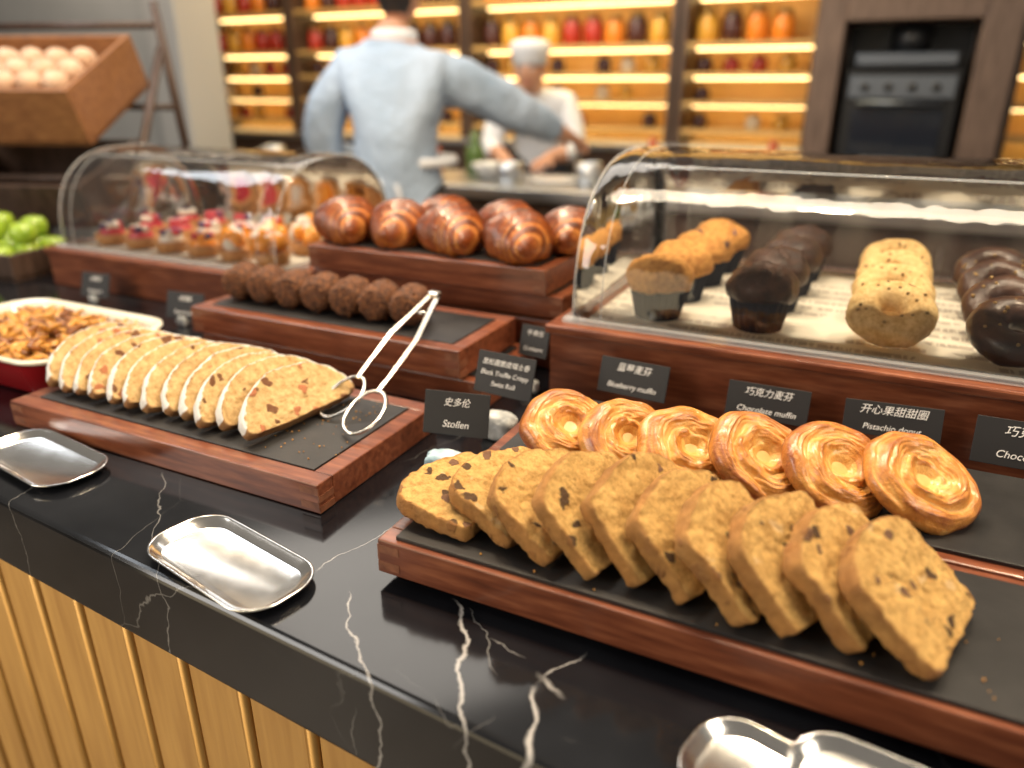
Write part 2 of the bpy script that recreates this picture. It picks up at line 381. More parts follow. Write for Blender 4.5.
# ------------------------------------------------------------ trays
def tray(b,x0,x1,y0,y1,z0,z1,bd=.02,sl=.001,over=None,feet=False,ysl=None):
    z0+=CZ+.0004; z1+=CZ
    b.lo(x0,x1,y0,y0+bd,z0,z1,0,.0015); b.lo(x0,x1,y1-bd,y1,z0,z1,0,.0015)
    b.lo(x0,x0+bd,y0+bd,y1-bd,z0,z1,0,.0015); b.lo(x1-bd,x1,y0+bd,y1-bd,z0,z1,0,.0015)
    b.lo(x0+bd,x1-bd,y0+bd,y1-bd,z0+.004,z1-.004,0)
    e=over or (x0+bd+.001,x1-bd-.001,y0+bd+.001,y1-bd-.001)
    b.lo(e[0],e[1],e[2],e[3],z1-(.004 if not over else 0),z1+sl,1,.0006)
    h=(z1-z0)
    for xa in (x0,x1):      # finger joints on the corners
        sx=1 if xa==x0 else -1
        for k in (0,1):
            zc=z0+h*(.25+.5*k)
            b.box((xa+sx*bd*.5,y0+.0005,zc),(bd,.0022,h*.24),2)
            b.box((xa+sx*.0005,y0+bd*.5,z0+h*(.5 if k else .14)),(.0022,bd,h*.22),2)
    if feet:
        for fx in (x0+.04,(x0+x1)/2,x1-.04):
            for fy in (y0+.03,y1-.03): b.lathe([(0,.0004),(.012,.0004),(.012,z0-CZ),(0,z0-CZ)],14,3,c=(fx,fy,CZ))
TM=[WOOD,SLATE,WOODEND,FOOT]
b=B(); tray(b,-.985,-.478,.52,.752,.0,.035,.024); b.obj('stollen_serving_board',TM)
b=B(); tray(b,-.965,-.45,.825,1.0,.0,.043,.02); tray(b,-.972,-.478,.815,.99,.046,.088,.022); b.obj('tiered_serving_board',TM)
b=B()
tray(b,-.89,-.415,1.02,1.21,.0,.040,.02); tray(b,-.88,-.425,1.015,1.2,.042,.080,.02); tray(b,-.89,-.415,1.02,1.21,.083,.118,.02); tray(b,-.885,-.437,1.005,1.195,.121,.161,.02)
b.obj('croissant_riser',TM)
b=B(); tray(b,-.356,.50,.455,.636,.010,.045,.022,.004,over=(-.340,.49,.461,.622),feet=True); b.obj('cake_serving_board',TM)
b=B(); tray(b,-.350,.50,.640,.832,.010,.045,.022,.004,over=(-.335,.49,.652,.826),feet=True); b.obj('danish_serving_board',TM)

def display_box(name,x0,x1,y0,y1,h):
    b=B(); b.lo(x0,x1,y0,y1,CZ+.0004,CZ+h-.012,0,.002); b.lo(x0-.006,x1+.006,y0-.006,y1+.006,CZ+h-.012,CZ+h,0,.003); b.obj(name,[WOOD])
display_box('cloche_display_box',-.385,.42,.905,1.42,.114)
display_box('cloche_display_box',-1.65,-.985,1.03,1.45,.082)
def papermat():
    m,nt,bs=new_mat('printed_paper'); v=coords(nt,(1,1,1))
    w=nt.nodes.new('ShaderNodeTexWave'); w.bands_direction='Y'; w.inputs['Scale'].default_value=9; w.inputs['Distortion'].default_value=0; nt.links.new(v,w.inputs['Vector'])
    n=ntex(nt,coords(nt,(230,20,1)),1,2)
    blk=ntex(nt,coords(nt,(9,7,1)),1,1)
    f=mth(nt,'MULTIPLY', mth(nt,'MULTIPLY', mth(nt,'GREATER_THAN',w.outputs['Fac'],.60), mth(nt,'GREATER_THAN',n,.46)), mth(nt,'GREATER_THAN',blk,.45))
    nt.links.new(mix(nt,mth(nt,'MULTIPLY',f,.6),(.74,.70,.60),(.25,.2,.17)),bs.inputs['Base Color']); bs.inputs['Roughness'].default_value=.6; return m
PAP=papermat()
b=B(); b.lo(-.345,.38,.95,1.39,CZ+.1142,CZ+.1165); b.obj('greaseproof_paper',[PAP])
b=B(); b.lo(-1.6,-1.03,1.06,1.42,CZ+.0822,CZ+.084); b.obj('greaseproof_paper',[PAP])

def cloche(name,x0,x1,y0,y1,z0,h):
    b=B(); yc=(y0+y1)/2; ry=(y1-y0)/2; n=40
    def arc(x,s=1,dz=0):
        out=[]
        for k in range(n+1):
            a=math.pi*k/n; c=math.cos(a); sn=math.sin(a)
            out.append(Vector((x, yc-ry*s*math.copysign(abs(c)**.82,c), z0+dz+h*s*abs(sn)**.75)))
        return out
    xs=[(x0+.001,.955),(x0,.965),(x0+.004,.98),(x0+.012,.992),(x0+.026,1)]+[(x0+.026+(x1-x0-.052)*k/8,1) for k in range(1,9)]+[(x1-.012,.992),(x1-.004,.98),(x1,.965),(x1-.001,.955)]
    L=[arc(x,s) for x,s in xs]; m=n+1
    vs=[p for l in L for p in l]; fs=[]
    for i in range(len(L)-1):
        for j in range(n): fs.append([i*m+j,i*m+j+1,(i+1)*m+j+1,(i+1)*m+j])
    fs.append(list(range(m))); fs.append([(len(L)-1)*m+j for j in range(m)])
    b.add(vs,fs,0,True)
    b.tube(arc(x0+.004,.985),.0016,6,1); b.tube(arc(x1-.004,.985),.0016,6,1)
    b.tube(arc(x0+.045,1.003),.0009,6,1); b.tube(arc(x1-.045,1.003),.0009,6,1)
    for (a0,a1,c0,c1) in ((x0-.008,x1+.008,y0-.010,y0+.004),(x0-.008,x1+.008,y1-.004,y1+.010),(x0-.008,x0+.006,y0,y1),(x1-.006,x1+.008,y0,y1)):
        b.lo(a0,a1,c0,c1,z0+.0005,z0+.008,1,.002)
    hz=arc(0)[n//2-6]
    b.tube([(x0+.06,hz.y,hz.z+.003),(x1-.06,hz.y,hz.z+.003)],.0018,6,1)
    return b.obj(name,[ACR,ACE])
cloche('pastry_cloche',-.365,.40,.925,1.40,CZ+.114,.215)
cloche('pastry_cloche',-1.625,-1.005,1.05,1.43,CZ+.082,.205)

# ------------------------------------------------------------ slices
def slice_obj(name,prof,th,mat,seed,amp,parent,loc,rot,sugar=None):
    b=B(); N=len(prof); cy=sum(p[0] for p in prof)/N; cz=sum(p[1] for p in prof)/N
    rings=[.08,.16,.24,.32,.40,.48,.56,.64,.71,.78,.84,.90,.945,.975,.995]
    vs=[];at=[];sg=[];fs=[]
    rows=[(th/2,r,r) for r in rings]+[(th*.38,1.006,1.1),(th*.13,1.012,1.1),(-th*.13,1.012,1.1),(-th*.38,1.006,1.1)]+[(-th/2,r,r) for r in rings[::-1]]
    sv=Vector((seed*7.1,seed*3.3,0))
    for x,r,a in rows:
        for p in prof:
            v=Vector((x,cy+(p[0]-cy)*r,cz+(p[1]-cz)*r)); o=v.copy()
            v=v+noise.noise_vector(o*30+sv)*amp+noise.noise_vector(o*120+sv)*amp*.6
            q=noise.noise(o*240+sv); v.x+=math.copysign(1,x if x else 1)*(min(0,q+.1)*amp*1.5)*(1 if r<1 else .3)
            vs.append(v); at.append(min(a,1.05)); sg.append(sugar(p,r) if sugar else 0)
    R=len(rows)
    for i in range(R-1):
        for j in range(N): fs.append([i*N+j,i*N+(j+1)%N,(i+1)*N+(j+1)%N,(i+1)*N+j])
    fs.append(list(range(N))); fs.append([(R-1)*N+j for j in range(N)])
    b.add(vs,fs,0,True,rim=at,sugar=sg)
    return b.obj(name,[mat],parent,loc,rot)
def loafprof(k):
    w=1+random.uniform(-.03,.03); h=1.02+random.uniform(-.03,.04); t=random.uniform(-.008,.008)
    c=[(-.049,0),(-.044,-.001),(.044,-.001),(.049,0),(.0500,.006),(.0540,.060),(.0535,.068),(.048,.075),(.020+t,.086),(.0+t,.088),(-.02+t,.084),(-.048,.074),(-.0535,.067),(-.0540,.060),(-.0500,.006)]
    return resample(chaikin([(a*w,z*h) for a,z in c],2),90)
E=empty('sliced_fruit_loaf',(-.1,.52,CZ+.049))
xs=[-.268,-.227,-.188,-.149,-.110,-.071,-.033,.006,.045,.090]
for i,x in enumerate(xs):
    a=-46+random.uniform(-3,3); yaw=-16+random.uniform(-5,5); th=.0160
    if i==0: a=-82; yaw=-8; x-=.004
    if i==1: a=-68
    if i==2: a=-57
    if i==len(xs)-1: a=-52; yaw=-17
    y=.524+.004*math.sin(i*1.7)-.0010*i
    z=math.sin(rad(-a))*th/2+.001
    slice_obj('slice_%d'%(i+1),loafprof(i),th,CAKE,i+1,.0028,E,(x+.1,y-.52,z),(random.uniform(-.03,.03),rad(a),rad(yaw)))
stp=resample(chaikin([(-.078,0),(0,-.001),(.078,0),(.086,.010),(.080,.034),(.060,.056),(.025,.068),(-.01,.069),(-.05,.056),(-.076,.032),(-.086,.010)],2),84)
def sugf(p,r):
    if p[1]<.012: return .1
    return 1.15 if r>=1.0 else (.85 if r>.98 else (.60 if r>.96 else (.35 if r>.92 else 0)))
E=empty('sliced_stollen',(-.78,.64,CZ+.036))
n=12
for i in range(n):
    x=-.945+i*.0312; a=-40+random.uniform(-3,3); th=.0165
    if i==n-1: a=-46; x+=.010
    slice_obj('slice_%d'%(i+1),stp,th,STOL,20+i,.0022,E,(x+.78,.642-.64+random.uniform(-.004,.004),math.sin(rad(-a))*th/2+.001),(0,rad(a),rad(-9+random.uniform(-3,3))),sugf)

# ------------------------------------------------------------ danish
def danish(i,loc,nrm,spin,R=.052,th=.025):
    b=B(); nr=56; na=120; vs=[];h=[];fs=[]; ph=random.random()*6; sd=Vector((i*5.3,i*2.1,0))
    turns=2.4+random.uniform(-.4,.3); e1=random.uniform(.03,.08)
    for k in range(nr+1):
        r=k/nr
        for j in range(na):
            a=2*math.pi*j/na
            dr=Vector((math.cos(a),math.sin(a),0))
            wob=noise.noise(dr*1.5+sd)
            rr=R*(1+e1*math.sin(a*2+ph)+.08*wob)*r
            s=(r*turns - a/(2*math.pi)+.30*noise.noise(Vector((math.cos(a)*1.5,math.sin(a)*1.5,r*2))+sd)+10)%1.0
            ridge=math.sin(min(1,s/.72)*math.pi/2)**.8 if s<.72 else max(0,1-((s-.72)/.28)**1.6)
            dome=(max(0,1-r**4.5))**.5
            z=th*(.40+.50*dome)-th*.50*math.exp(-(r/.24)**2)
            lam=noise.noise(Vector((r*26+2*s,math.cos(a)*2.2,math.sin(a)*2.2))+sd)
            if r>.2: z+=(.0062*(ridge-.5)+.0018*lam)*min(1,(r-.2)*5)*(1-r**10)
            if k==nr: z=th*.28
            v=Vector((rr*math.cos(a),rr*math.sin(a),z)); v+=noise.noise_vector(v*55+sd)*.0018
            vs.append(v)
            hh=(.10+.46*ridge+.34*lam+.8*max(0,r-.66)) if r>.24 else .05+.2*lam
            h.append(max(0,min(1.1,hh)))
    for r,z in ((1.0,.15*th),(.93,0),(.5,0)):
        for j in range(na):
            a=2*math.pi*j/na; q=1+e1*math.sin(a*2+ph)+.08*noise.noise(Vector((math.cos(a),math.sin(a),0))*1.5+sd)
            vs.append(Vector((R*r*q*math.cos(a),R*r*q*math.sin(a),z))); h.append(.8)
    T=nr+4
    for k in range(T-1):
        for j in range(na): fs.append([k*na+j,k*na+(j+1)%na,(k+1)*na+(j+1)%na,(k+1)*na+j])
    fs.append([(T-1)*na+j for j in range(na)])
    b.add(vs,fs,0,True,h=h)
    vs=[(0,0,th*.54)]; fs=[]
    for j in range(24):
        a=2*math.pi*j/24; q=.017*(1+.15*math.sin(a*3+ph)); vs.append((q*math.cos(a)*1.1,q*math.sin(a)*.75,th*.50))
    for j in range(24): fs.append([0,1+j,1+(j+1)%24])
    b.add(vs,fs,1,True)
    o=b.obj('danish_pastry',[DANISH,CUSTARD]); n=Vector(nrm).normalized()
    o.rotation_euler=(n.to_track_quat('Z','Y').to_matrix()@Matrix.Rotation(spin,3,'Z')).to_euler(); o.location=Vector(loc)-n*th*.5
for i,(x,y) in enumerate([(-.262,.674),(-.199,.677),(-.135,.681),(-.066,.688),(.002,.697),(.072,.706)]):
    danish(i,(x,y,CZ+(.081 if i<3 else .0835)),(.46+random.uniform(-.04,.04),-.38+random.uniform(-.04,.04),.80),i*1.3,.049 if i<2 else .052)

# ------------------------------------------------------------ croissants
def croissant(i,loc,yaw,pitch=0,sc=1):
    b=B(); ns=130; na=36; L=.122*sc; R=.039*sc; vs=[];h=[];fs=[]
    for k in range(ns+1):
        s=-1+2*k/ns; u=abs(s); env=max(.10,(1-u**2.0))**.6
        cx=s*L/2; cy=-.026*sc*s*s
        for j in range(na):
            a=2*math.pi*j/na
            fr2=(u*4.2+.5+.22*math.sin(a+s)+.14*noise.noise(Vector((s*2,a,i))))%1.0
            rr=R*env*(.82+.32*fr2**.7)
            z=rr*math.sin(a)*.97
            if z<-R*.62: z=-R*.62
            v=Vector((cx,cy+rr*math.cos(a)*1.05,z+R*.62)); v+=noise.noise_vector(v*45+Vector((i*3,0,0)))*.0018
            lam=noise.noise(Vector((u*34,a*.7,i*3)))
            v.z+=lam*.0007
            vs.append(v); h.append(max(0,(-.15 if fr2<.20 else .30+.62*fr2+.30*lam)*(.72+.28*math.sin(a))) )
    for k in range(ns):
        for j in range(na): fs.append([k*na+j,k*na+(j+1)%na,(k+1)*na+(j+1)%na,(k+1)*na+j])
    fs.append(list(range(na))); fs.append([ns*na+j for j in range(na)])
    b.add(vs,fs,0,True,h=h)
    b.obj('croissant',[CROIS],None,loc,(0,rad(pitch),rad(yaw)))
zt=CZ+.1625
for i,(x,y,z,yaw,p) in enumerate([(-.842,1.070,0,-30,0),(-.742,1.080,0,-50,0),(-.628,1.072,0,-28,0),(-.505,1.066,0,-38,0),(-.70,1.172,.003,-12,0),(-.575,1.168,.002,-30,0),(-.458,1.158,.0,-55,0)]):
    croissant(i,(x,y,zt+z),yaw,p,1.13 if i<4 else 1.06)

# ------------------------------------------------------------ truffle rolls
GC=mottled('gold_crumb',[(.3,(.13,.048,.015)),(.7,(.30,.12,.042))],90,.8,.5,.002)
for i in range(7):
    b=B(); L=.066; R=.0262; n=34; loops=[]
    prof=[(.02,-L*.52),(.3,-L*.515),(.55,-L*.50),(.78,-L*.46),(.92,-L*.40),(1,-L*.32)]+[(1.02,-L*.32+L*.64*k/12) for k in range(1,13)]+[(.92,L*.40),(.78,L*.46),(.5,L*.5),(.02,L*.52)]
    for r,y in prof:
        lp=[]
        for j in range(n):
            a=2*math.pi*j/n; v=Vector((r*R*math.cos(a),y,r*R*math.sin(a)))
            v+=v.normalized()*(noise.noise(v*150+Vector((i*9,0,0)))*.0026); lp.append(v)
        loops.append(lp)
    b.loft(loops)
    for k in range(230):
        a=random.uniform(0,6.28); y=random.uniform(-L/2,L/2); e=random.random()<.35
        q=math.sqrt(random.random())*.8
        p=(R*q*math.cos(a),-L*(.515-.07*q*q),R*q*math.sin(a)) if e else (R*1.0*math.cos(a),y*.75,R*1.0*math.sin(a))
        b.chunk(p,random.uniform(.0010,.0023),1 if random.random()<.4 else 0,1)
    x=-.930+i*.0545
    b.obj('truffle_swiss_roll',[TRUF,GC],None,(x,.893,CZ+.089+.0285),(0,random.random(),rad(16+random.uniform(-3,3))))

# ------------------------------------------------------------ muffins / doughnuts
def muffin(i,name,loc,top,sc=1.0):
    b=B(); n=48; hb=.040*sc; rb=.029*sc; rt=.0375*sc; loops=[]
    for k in range(5):
        f=k/4; r=rb+(rt-rb)*f
        loops.append([Vector((r*(1+(.025 if j%2 else -.025))*math.cos(2*math.pi*j/n),r*(1+(.025 if j%2 else -.025))*math.sin(2*math.pi*j/n),hb*f)) for j in range(n)])
    b.loft(loops,1,None,False,True,False)
    prof=[(.90,.0),(1.05,.002),(1.14,.008),(1.17,.015),(1.13,.022),(1.02,.029),(.87,.0355),(.68,.040),(.46,.0435),(.24,.0455),(.03,.046)]
    lp=[]
    for r,z in prof:
        l=[]
        for j in range(40):
            a=2*math.pi*j/40; v=Vector((rt*r*math.cos(a),rt*r*math.sin(a),hb-.003+z*sc)); q=noise.noise(v*60+Vector((i*4.3,9,0)))
            v+=noise.noise_vector(v*38+Vector((i*4.3,0,0)))*.0045*sc+noise.noise_vector(v*110)*.0015
            if r<.95 and abs(q)<.07: v.z-=.0035
            l.append(v)
        lp.append(l)
    b.loft(lp,0,None,True,True,True)
    if top is not MUFTOP:
        for k in range(10):
            a=random.uniform(0,6.28); r=rt*random.uniform(0,.9); b.chunk((r*math.cos(a),r*math.sin(a),hb+.038*sc*(1-(r/rt)**2*.4)),.004,0,1)
    b.obj(name,[top,LINER],None,loc,(0,0,random.random()*6))
zb=CZ+.117
for i,(x,y) in enumerate([(-.263,1.0),(-.258,1.105),(-.250,1.21),(-.243,1.315)]): muffin(i,'blueberry_muffin',(x,y,zb),MUFTOP,1.05)
for i,(x,y) in enumerate([(-.128,1.005),(-.124,1.108),(-.117,1.211),(-.112,1.314)]): muffin(9+i,'chocolate_muffin',(x,y,zb),CHOC,1.05)
def doughnut(i,name,loc,mat,tilt):
    b=B(); R=.031; r=.0200; na=48; nb=24; vs=[];fs=[]
    for j in range(na):
        a=2*math.pi*j/na
        for k in range(nb):
            t=2*math.pi*k/nb; q=R+r*math.cos(t); v=Vector((q*math.cos(a),q*math.sin(a),r*.95*math.sin(t))); v+=noise.noise_vector(v*40+Vector((i*5,2,0)))*.0025+noise.noise_vector(v*120)*.0008; vs.append(v)
    for j in range(na):
        for k in range(nb): fs.append([j*nb+k,((j+1)%na)*nb+k,((j+1)%na)*nb+(k+1)%nb,j*nb+(k+1)%nb])
    b.add(vs,fs,0,True,rim=[0]*len(vs))
    for k in range(14):
        a=random.uniform(0,6.28); q=R+random.uniform(-.012,.012); b.chunk((q*math.cos(a),q*math.sin(a),r*.9),.0025,1,1)
    b.obj(name,[mat,plain('nut_bits',(.35,.22,.08),.6)],None,loc,(rad(tilt),0,random.uniform(-.1,.1)))
GLZ=mottled('chocolate_glaze',[(.3,(.025,.009,.005)),(.7,(.08,.030,.014))],40,.36,.5,.003,90,coat=.25)
for i in range(4): 
    t=28 if i==0 else 30
    zz=.0200*math.cos(rad(t))+(.0515)*math.sin(rad(t))*.93
    doughnut(i,'pistachio_doughnut',(.028,1.0+i*.100,zb+zz),DONUT,t)
    doughnut(10+i,'chocolate_doughnut',(.158,.985+i*.100,zb+zz),GLZ,t)

# fruit tarts in left cloche
TC=[plain('raspberry',(.5,.02,.04),.3),plain('blueberry',(.06,.03,.12),.4),plain('whipped_cream',(.75,.68,.6),.5),plain('apricot',(.85,.32,.04),.25),plain('strawberry_glaze',(.65,.08,.10),.15)]
TSH=mottled('tart_shell',[(.3,(.40,.17,.05)),(.7,(.60,.30,.10))],60,.6,.4,.002)
for r in range(3):
    for c in range(6):
        x=-1.545+c*.093; y=1.12+r*.105; b=B()
        b.lathe([(0,0),(.030,0),(.038,.022),(.035,.024),(.031,.018),(0,.016)],24,0)
        kind=[0,4,2,3,3,3][c]
        if c>=4:
            for k in range(6): b.chunk((random.uniform(-.022,.022),random.uniform(-.022,.022),.030+random.uniform(0,.018)),.017,4 if k%3 else 3,2,.5)
        else:
            b.chunk((0,0,.022),.027,1+kind,2,.1,sc=(1,1,.7),rot=Euler((0,0,0)))
            for k in range(7):
                a=k*.9; b.chunk((.016*math.cos(a),.016*math.sin(a),.040),.0085,1+random.choice([kind,0,1,2]),1,.1)
        b.obj('fruit_tart',[TSH]+TC,None,(x,y,CZ+.0845))

# ------------------------------------------------------------ silver platters
def platter(loc,yaw,tilt=0,hx=.092,hy=.043):
    b=B(); r=hy*.80; k=.85
    L=[rrect(hx*.84,hy*.76,r*.72,0),rrect(hx*.87,hy*.80,r*.76,.001*k),rrect(hx*.94,hy*.91,r*.88,.006*k),rrect(hx*.99,hy*.985,r,.0085*k),rrect(hx,hy,r,.0098*k),rrect(hx*.995,hy*.99,r*.99,.0113*k),rrect(hx*.975,hy*.955,r*.96,.0110*k),rrect(hx*.965,hy*.935,r*.94,.0094*k),rrect(hx*.92,hy*.875,r*.86,.0074*k),rrect(hx*.865,hy*.79,r*.76,.0028*k),rrect(hx*.84,hy*.755,r*.72,.0020*k)]
    b.loft(L); b.obj('silver_platter',[STEEL],None,loc,(rad(tilt),0,rad(yaw)))
platter((-.495,.411,CZ+.0003),-11)
platter((-.850,.468,CZ+.0003),-8)
platter((.006,.379,CZ+.0003),-14,0,.068,.040)
platter((.060,.382,CZ+.016),-6,6,.060,.038)

# ------------------------------------------------------------ tongs
b=B()
p0=Vector((-.575,.660,CZ+.046)); p1=Vector((-.510,.625,CZ+.044)); top=Vector((-.545,.862,CZ+.142))
for sgn,e in ((-1,p0),(1,p1)):
    d=(e-top); side=Vector((sgn*.004,0,0))
    pts=[top+Vector((0,.006,.004)),top+side*1.6,top+d*.12+side*2,top+d*.35+side*3,top+d*.62+side*1.2,top+d*.74]
    loops=[]
    for i,p in enumerate(pts):
        w=.0036 if i<4 else .0026; loops.append([p+Vector((-w,0,.0012)),p+Vector((w,0,.0012)),p+Vector((w,0,-.0012)),p+Vector((-w,0,-.0012))])
    b.loft(loops,0,None,False)
    fwd=d.normalized(); sd=Vector((1,0,0)); sd=(sd-fwd*sd.dot(fwd)).normalized()
    c=top+d*.88
    ring=[c+fwd*.036*math.cos(t)+sd*.023*math.sin(t)+Vector((0,0,.002*sgn)) for t in [2*math.pi*k/28 for k in range(28)]]
    b.tube(ring,.0026,8,0,True,flat=.7)
b.box(top+Vector((0,.006,.003)),(.018,.012,.010),0,.003)
b.tube([top+Vector((-.008,-.03,-.014)),top+Vector((.008,-.03,-.014))],.003,8,0)
b.obj('serving_tongs',[plain('tong_steel',(.52,.51,.49),.24,1)])

# ------------------------------------------------------------ signs
def sign(center_xy,hc,w,h,lines,yaw,stone,ss=.024,tilt=72,size=.0115,stone_off=(-.005,-.006)):
    x,y=center_xy; e=empty('chalkboard_sign',(x,y,CZ),(0,0,rad(yaw)))
    b=B(); b.box((0,0,0),(w,h,.0022),0,.0005); b.obj('card',[SLATECARD],e,(0,0,hc),(rad(tilt),0,0))
    nl=len(lines)
    for i,(t,sz) in enumerate(lines):
        cu=bpy.data.curves.new('txt','FONT'); cu.body=t; cu.size=sz*size/.0115; cu.align_x='CENTER'; cu.align_y='CENTER'; cu.extrude=.0001; cu.shear=.22
        to=bpy.data.objects.new('lettering_%d'%(i+1),cu); COL.objects.link(to); to.data.materials.append(CHALK); to.parent=e
        T=Matrix.Translation((0,0,hc))@Matrix.Rotation(rad(tilt),4,'X')@Matrix.Translation((0,h*(.25-.50*i/(max(1,nl-1))) ,.0014)); to.matrix_local=T
    if stone:
        b=B(); st=random.getstate(); random.seed(11+int(abs(x)*1000))
        # rough-hewn block: boxy superellipsoid with chipped facets
        vs,fs=ico(4); sd=Vector((random.random()*40,random.random()*40,0)); out=[]
        for v in vs:
            k=(abs(v.x)**4+abs(v.y)**4+abs(v.z)**4)**(-.25)
            w2=v*k; w2*=1+.16*noise.noise(v*1.6+sd)+.05*noise.noise(v*6+sd)
            p=Vector((stone_off[0]+w2.x*ss*.82,stone_off[1]+w2.y*ss*.50,ss*.62+w2.z*ss*.62)); p.z=max(.0006,p.z); out.append(p)
        b.add(out,fs,0,True); random.setstate(st)
        b.obj('stone_holder',[stone],e)
sign((-.402,.676),.068,.078,.050,[("史多伦",.0105),("Stollen",.0115)],12,STONEB,.029,stone_off=(-.002,-.036))
sign((-.400,.795),.074,.084,.054,[("黑松露脆皮瑞士卷",.0086),("Black Truffle Crispy",.0087),("Swiss Roll",.0087)],-4,STONE,.028,stone_off=(.010,-.030))
sign((-.422,.935),.074,.046,.045,[("牛角包",.009),("Croissant",.008)],-5,STONE,.016,stone_off=(.0,-.014))
sign((-.254,.870),.068,.092,.046,[("蓝莓麦芬",.0115),("Blueberry muffin",.0098)],-4,STONE,.014)
sign((-.088,.870),.066,.094,.042,[("巧克力麦芬",.0110),("Chocolate muffin",.0098)],0,STONE,.014)
sign((.046,.870),.070,.100,.038,[("开心果甜甜圈",.0115),("Pistachio donut",.0095)],6,STONE,.014)
sign((.170,.866),.068,.090,.05,[("巧克力",.0125),("Chocolate",.0110)],0,STONE,.018,stone_off=(-.02,-.014))
sign((-1.43,.975),.034,.075,.05,[("水果塔",.010),("Fruit tart",.010)],5,STONE,.012)
sign((-1.135,.94),.036,.085,.05,[("杏桃酥",.010),("Apricot puff",.0098)],5,STONE,.014)

# ------------------------------------------------------------ baking dish
E=empty('baking_dish',(-1.18,.69,CZ)); b=B()
hx,hy=.178,.115
L=[rrect(hx*.86,hy*.80,.04,.001),rrect(hx*.90,hy*.86,.045,.006),rrect(hx*.95,hy*.93,.05,.045),rrect(hx*.985,hy*.98,.052,.054),rrect(hx*1.02,hy*1.03,.056,.057),rrect(hx*1.02,hy*1.03,.056,.061),rrect(hx*.985,hy*.98,.052,.062),rrect(hx*.93,hy*.90,.048,.052),rrect(hx*.88,hy*.82,.044,.012)]
b.loft(L,[0,0,0,1,1,1,1,1]); b.obj('dish',[RED,ENAMEL],E)
BK=[mottled('baked_bread',[(.3,(.46,.18,.02)),(.7,(.78,.40,.07))],60,.4,.5,.003,coat=.3),mottled('baked_brown',[(.3,(.14,.04,.008)),(.7,(.36,.13,.028))],60,.4,.5,.003,coat=.3)]
b=B()
b.loft([rrect(hx*.88,hy*.83,.04,.030),rrect(hx*.90,hy*.86,.04,.044)],1)
for k in range(420):
    x=random.uniform(-hx*.84,hx*.84); y=random.uniform(-hy*.80,hy*.80); 
    b.chunk((x,y,.046+random.uniform(0,.014)*(1-(x/hx)**2)),random.uniform(.007,.013),0 if random.random()<.7 else 1,2,.6,1.4,(1.6,.45,.35),Euler((random.uniform(-.6,.6),random.uniform(-.6,.6),random.random()*6)))
b.obj('baked_filling',BK,E)

# ------------------------------------------------------------ crumbs
b=B()
for k in range(170):
    if random.random()<.6: p=(random.uniform(-.32,.4),random.uniform(.465,.62),CZ+.0500)
    else: p=(random.uniform(-.6,-.5),random.uniform(.56,.72),CZ+.0370)
    b.chunk(p,random.uniform(.0005,.0012),0,1)
b.obj('cake_crumbs',[BK[0]])

# ------------------------------------------------------------ left stand with crates
CRW=mottled('crate_wood',[(.3,(.20,.08,.028)),(.7,(.34,.15,.055))],5,.5,.1,.001,vscale=(3,14,14))
def crate(b,M,sx,sy,h,mi=0,t=.014):
    b.box((0,0,t/2),(sx,sy,t),mi,.001,M)
    b.box((0,-sy/2+t/2,h/2),(sx,t,h),mi,.002,M); b.box((0,sy/2-t/2,h/2),(sx,t,h),mi,.002,M)
    b.box((-sx/2+t/2,0,h/2+.001),(t,sy-2*t,h),mi,.002,M); b.box((sx/2-t/2,0,h/2+.001),(t,sy-2*t,h),mi,.002,M)
E=empty('bread_crate_stand',(-2.15,1.45,CZ+.012)); b=B()
MC=Matrix.Translation((-.06,0,.325))@Matrix.Rotation(rad(20),4,'Z')@Matrix.Rotation(rad(24),4,'X')
crate(b,MC,.50,.36,.15)
MC2=Matrix.Translation((-.05,-.05,.09))@Matrix.Rotation(rad(20),4,'Z')@Matrix.Rotation(rad(18),4,'X')
crate(b,MC2,.50,.32,.12,1)
Mz=Matrix.Rotation(rad(20),4,'Z')
for sx in (-1,1):
    x=.27*sx
    b.tube([Mz@Vector((x,.23,.0)),Mz@Vector((x,.14,.62))],.012,8,1)
    b.tube([Mz@Vector((x,-.20,.0)),Mz@Vector((x,.14,.50))],.012,8,1)
b.tube([Mz@Vector((-.27,.15,.56)),Mz@Vector((.27,.15,.56))],.01,8,1); b.tube([Mz@Vector((-.27,-.09,.16)),Mz@Vector((.27,-.09,.16))],.01,8,1); b.tube([Mz@Vector((-.27,.17,.34)),Mz@Vector((.27,.17,.34))],.01,8,1)
b.obj('stand',[CRW,DKW],E)
b=B()
for ix in range(6):
    for iy in range(4):
        p=MC@Vector((-.19+ix*.076,-.11+iy*.074,.075)); b.chunk(p,.036,0,2,.08,1,(1,1,.85),Euler((0,0,0)))
for ix in range(5):
    for iy in range(3):
        p=MC@Vector((-.15+ix*.076,-.075+iy*.074,.125)); b.chunk(p,.036,0,2,.08,1,(1,1,.85),Euler((0,0,0)))
b.obj('bread_rolls',[mottled('pale_roll',[(.3,(.58,.34,.20)),(.7,(.76,.54,.38))],20,.5,.1,.001)],E)
E=empty('apple_basket',(-1.93,1.08,CZ)); b=B()
crate(b,Matrix.Translation((0,0,.0004))@Matrix.Rotation(rad(8),4,'Z'),.36,.22,.06,0); b.obj('basket',[DKW],E)
b=B()
for ix in range(5):
    for iy in range(3):
        x=-.13+ix*.065; y=-.065+iy*.065
        for z in ((.045,.09) if (ix+iy)%2 else (.045,)):
            b.lathe([(0,.020),(.010,.026),(.024,.022),(.031,.006),(.028,-.014),(.014,-.027),(0,-.022)],16,0,c=(x*.98+random.uniform(-.004,.004),y,z+.002)); b.tube([(x,y,z+.02),(x+.003,y,z+.036)],.0015,5,1)
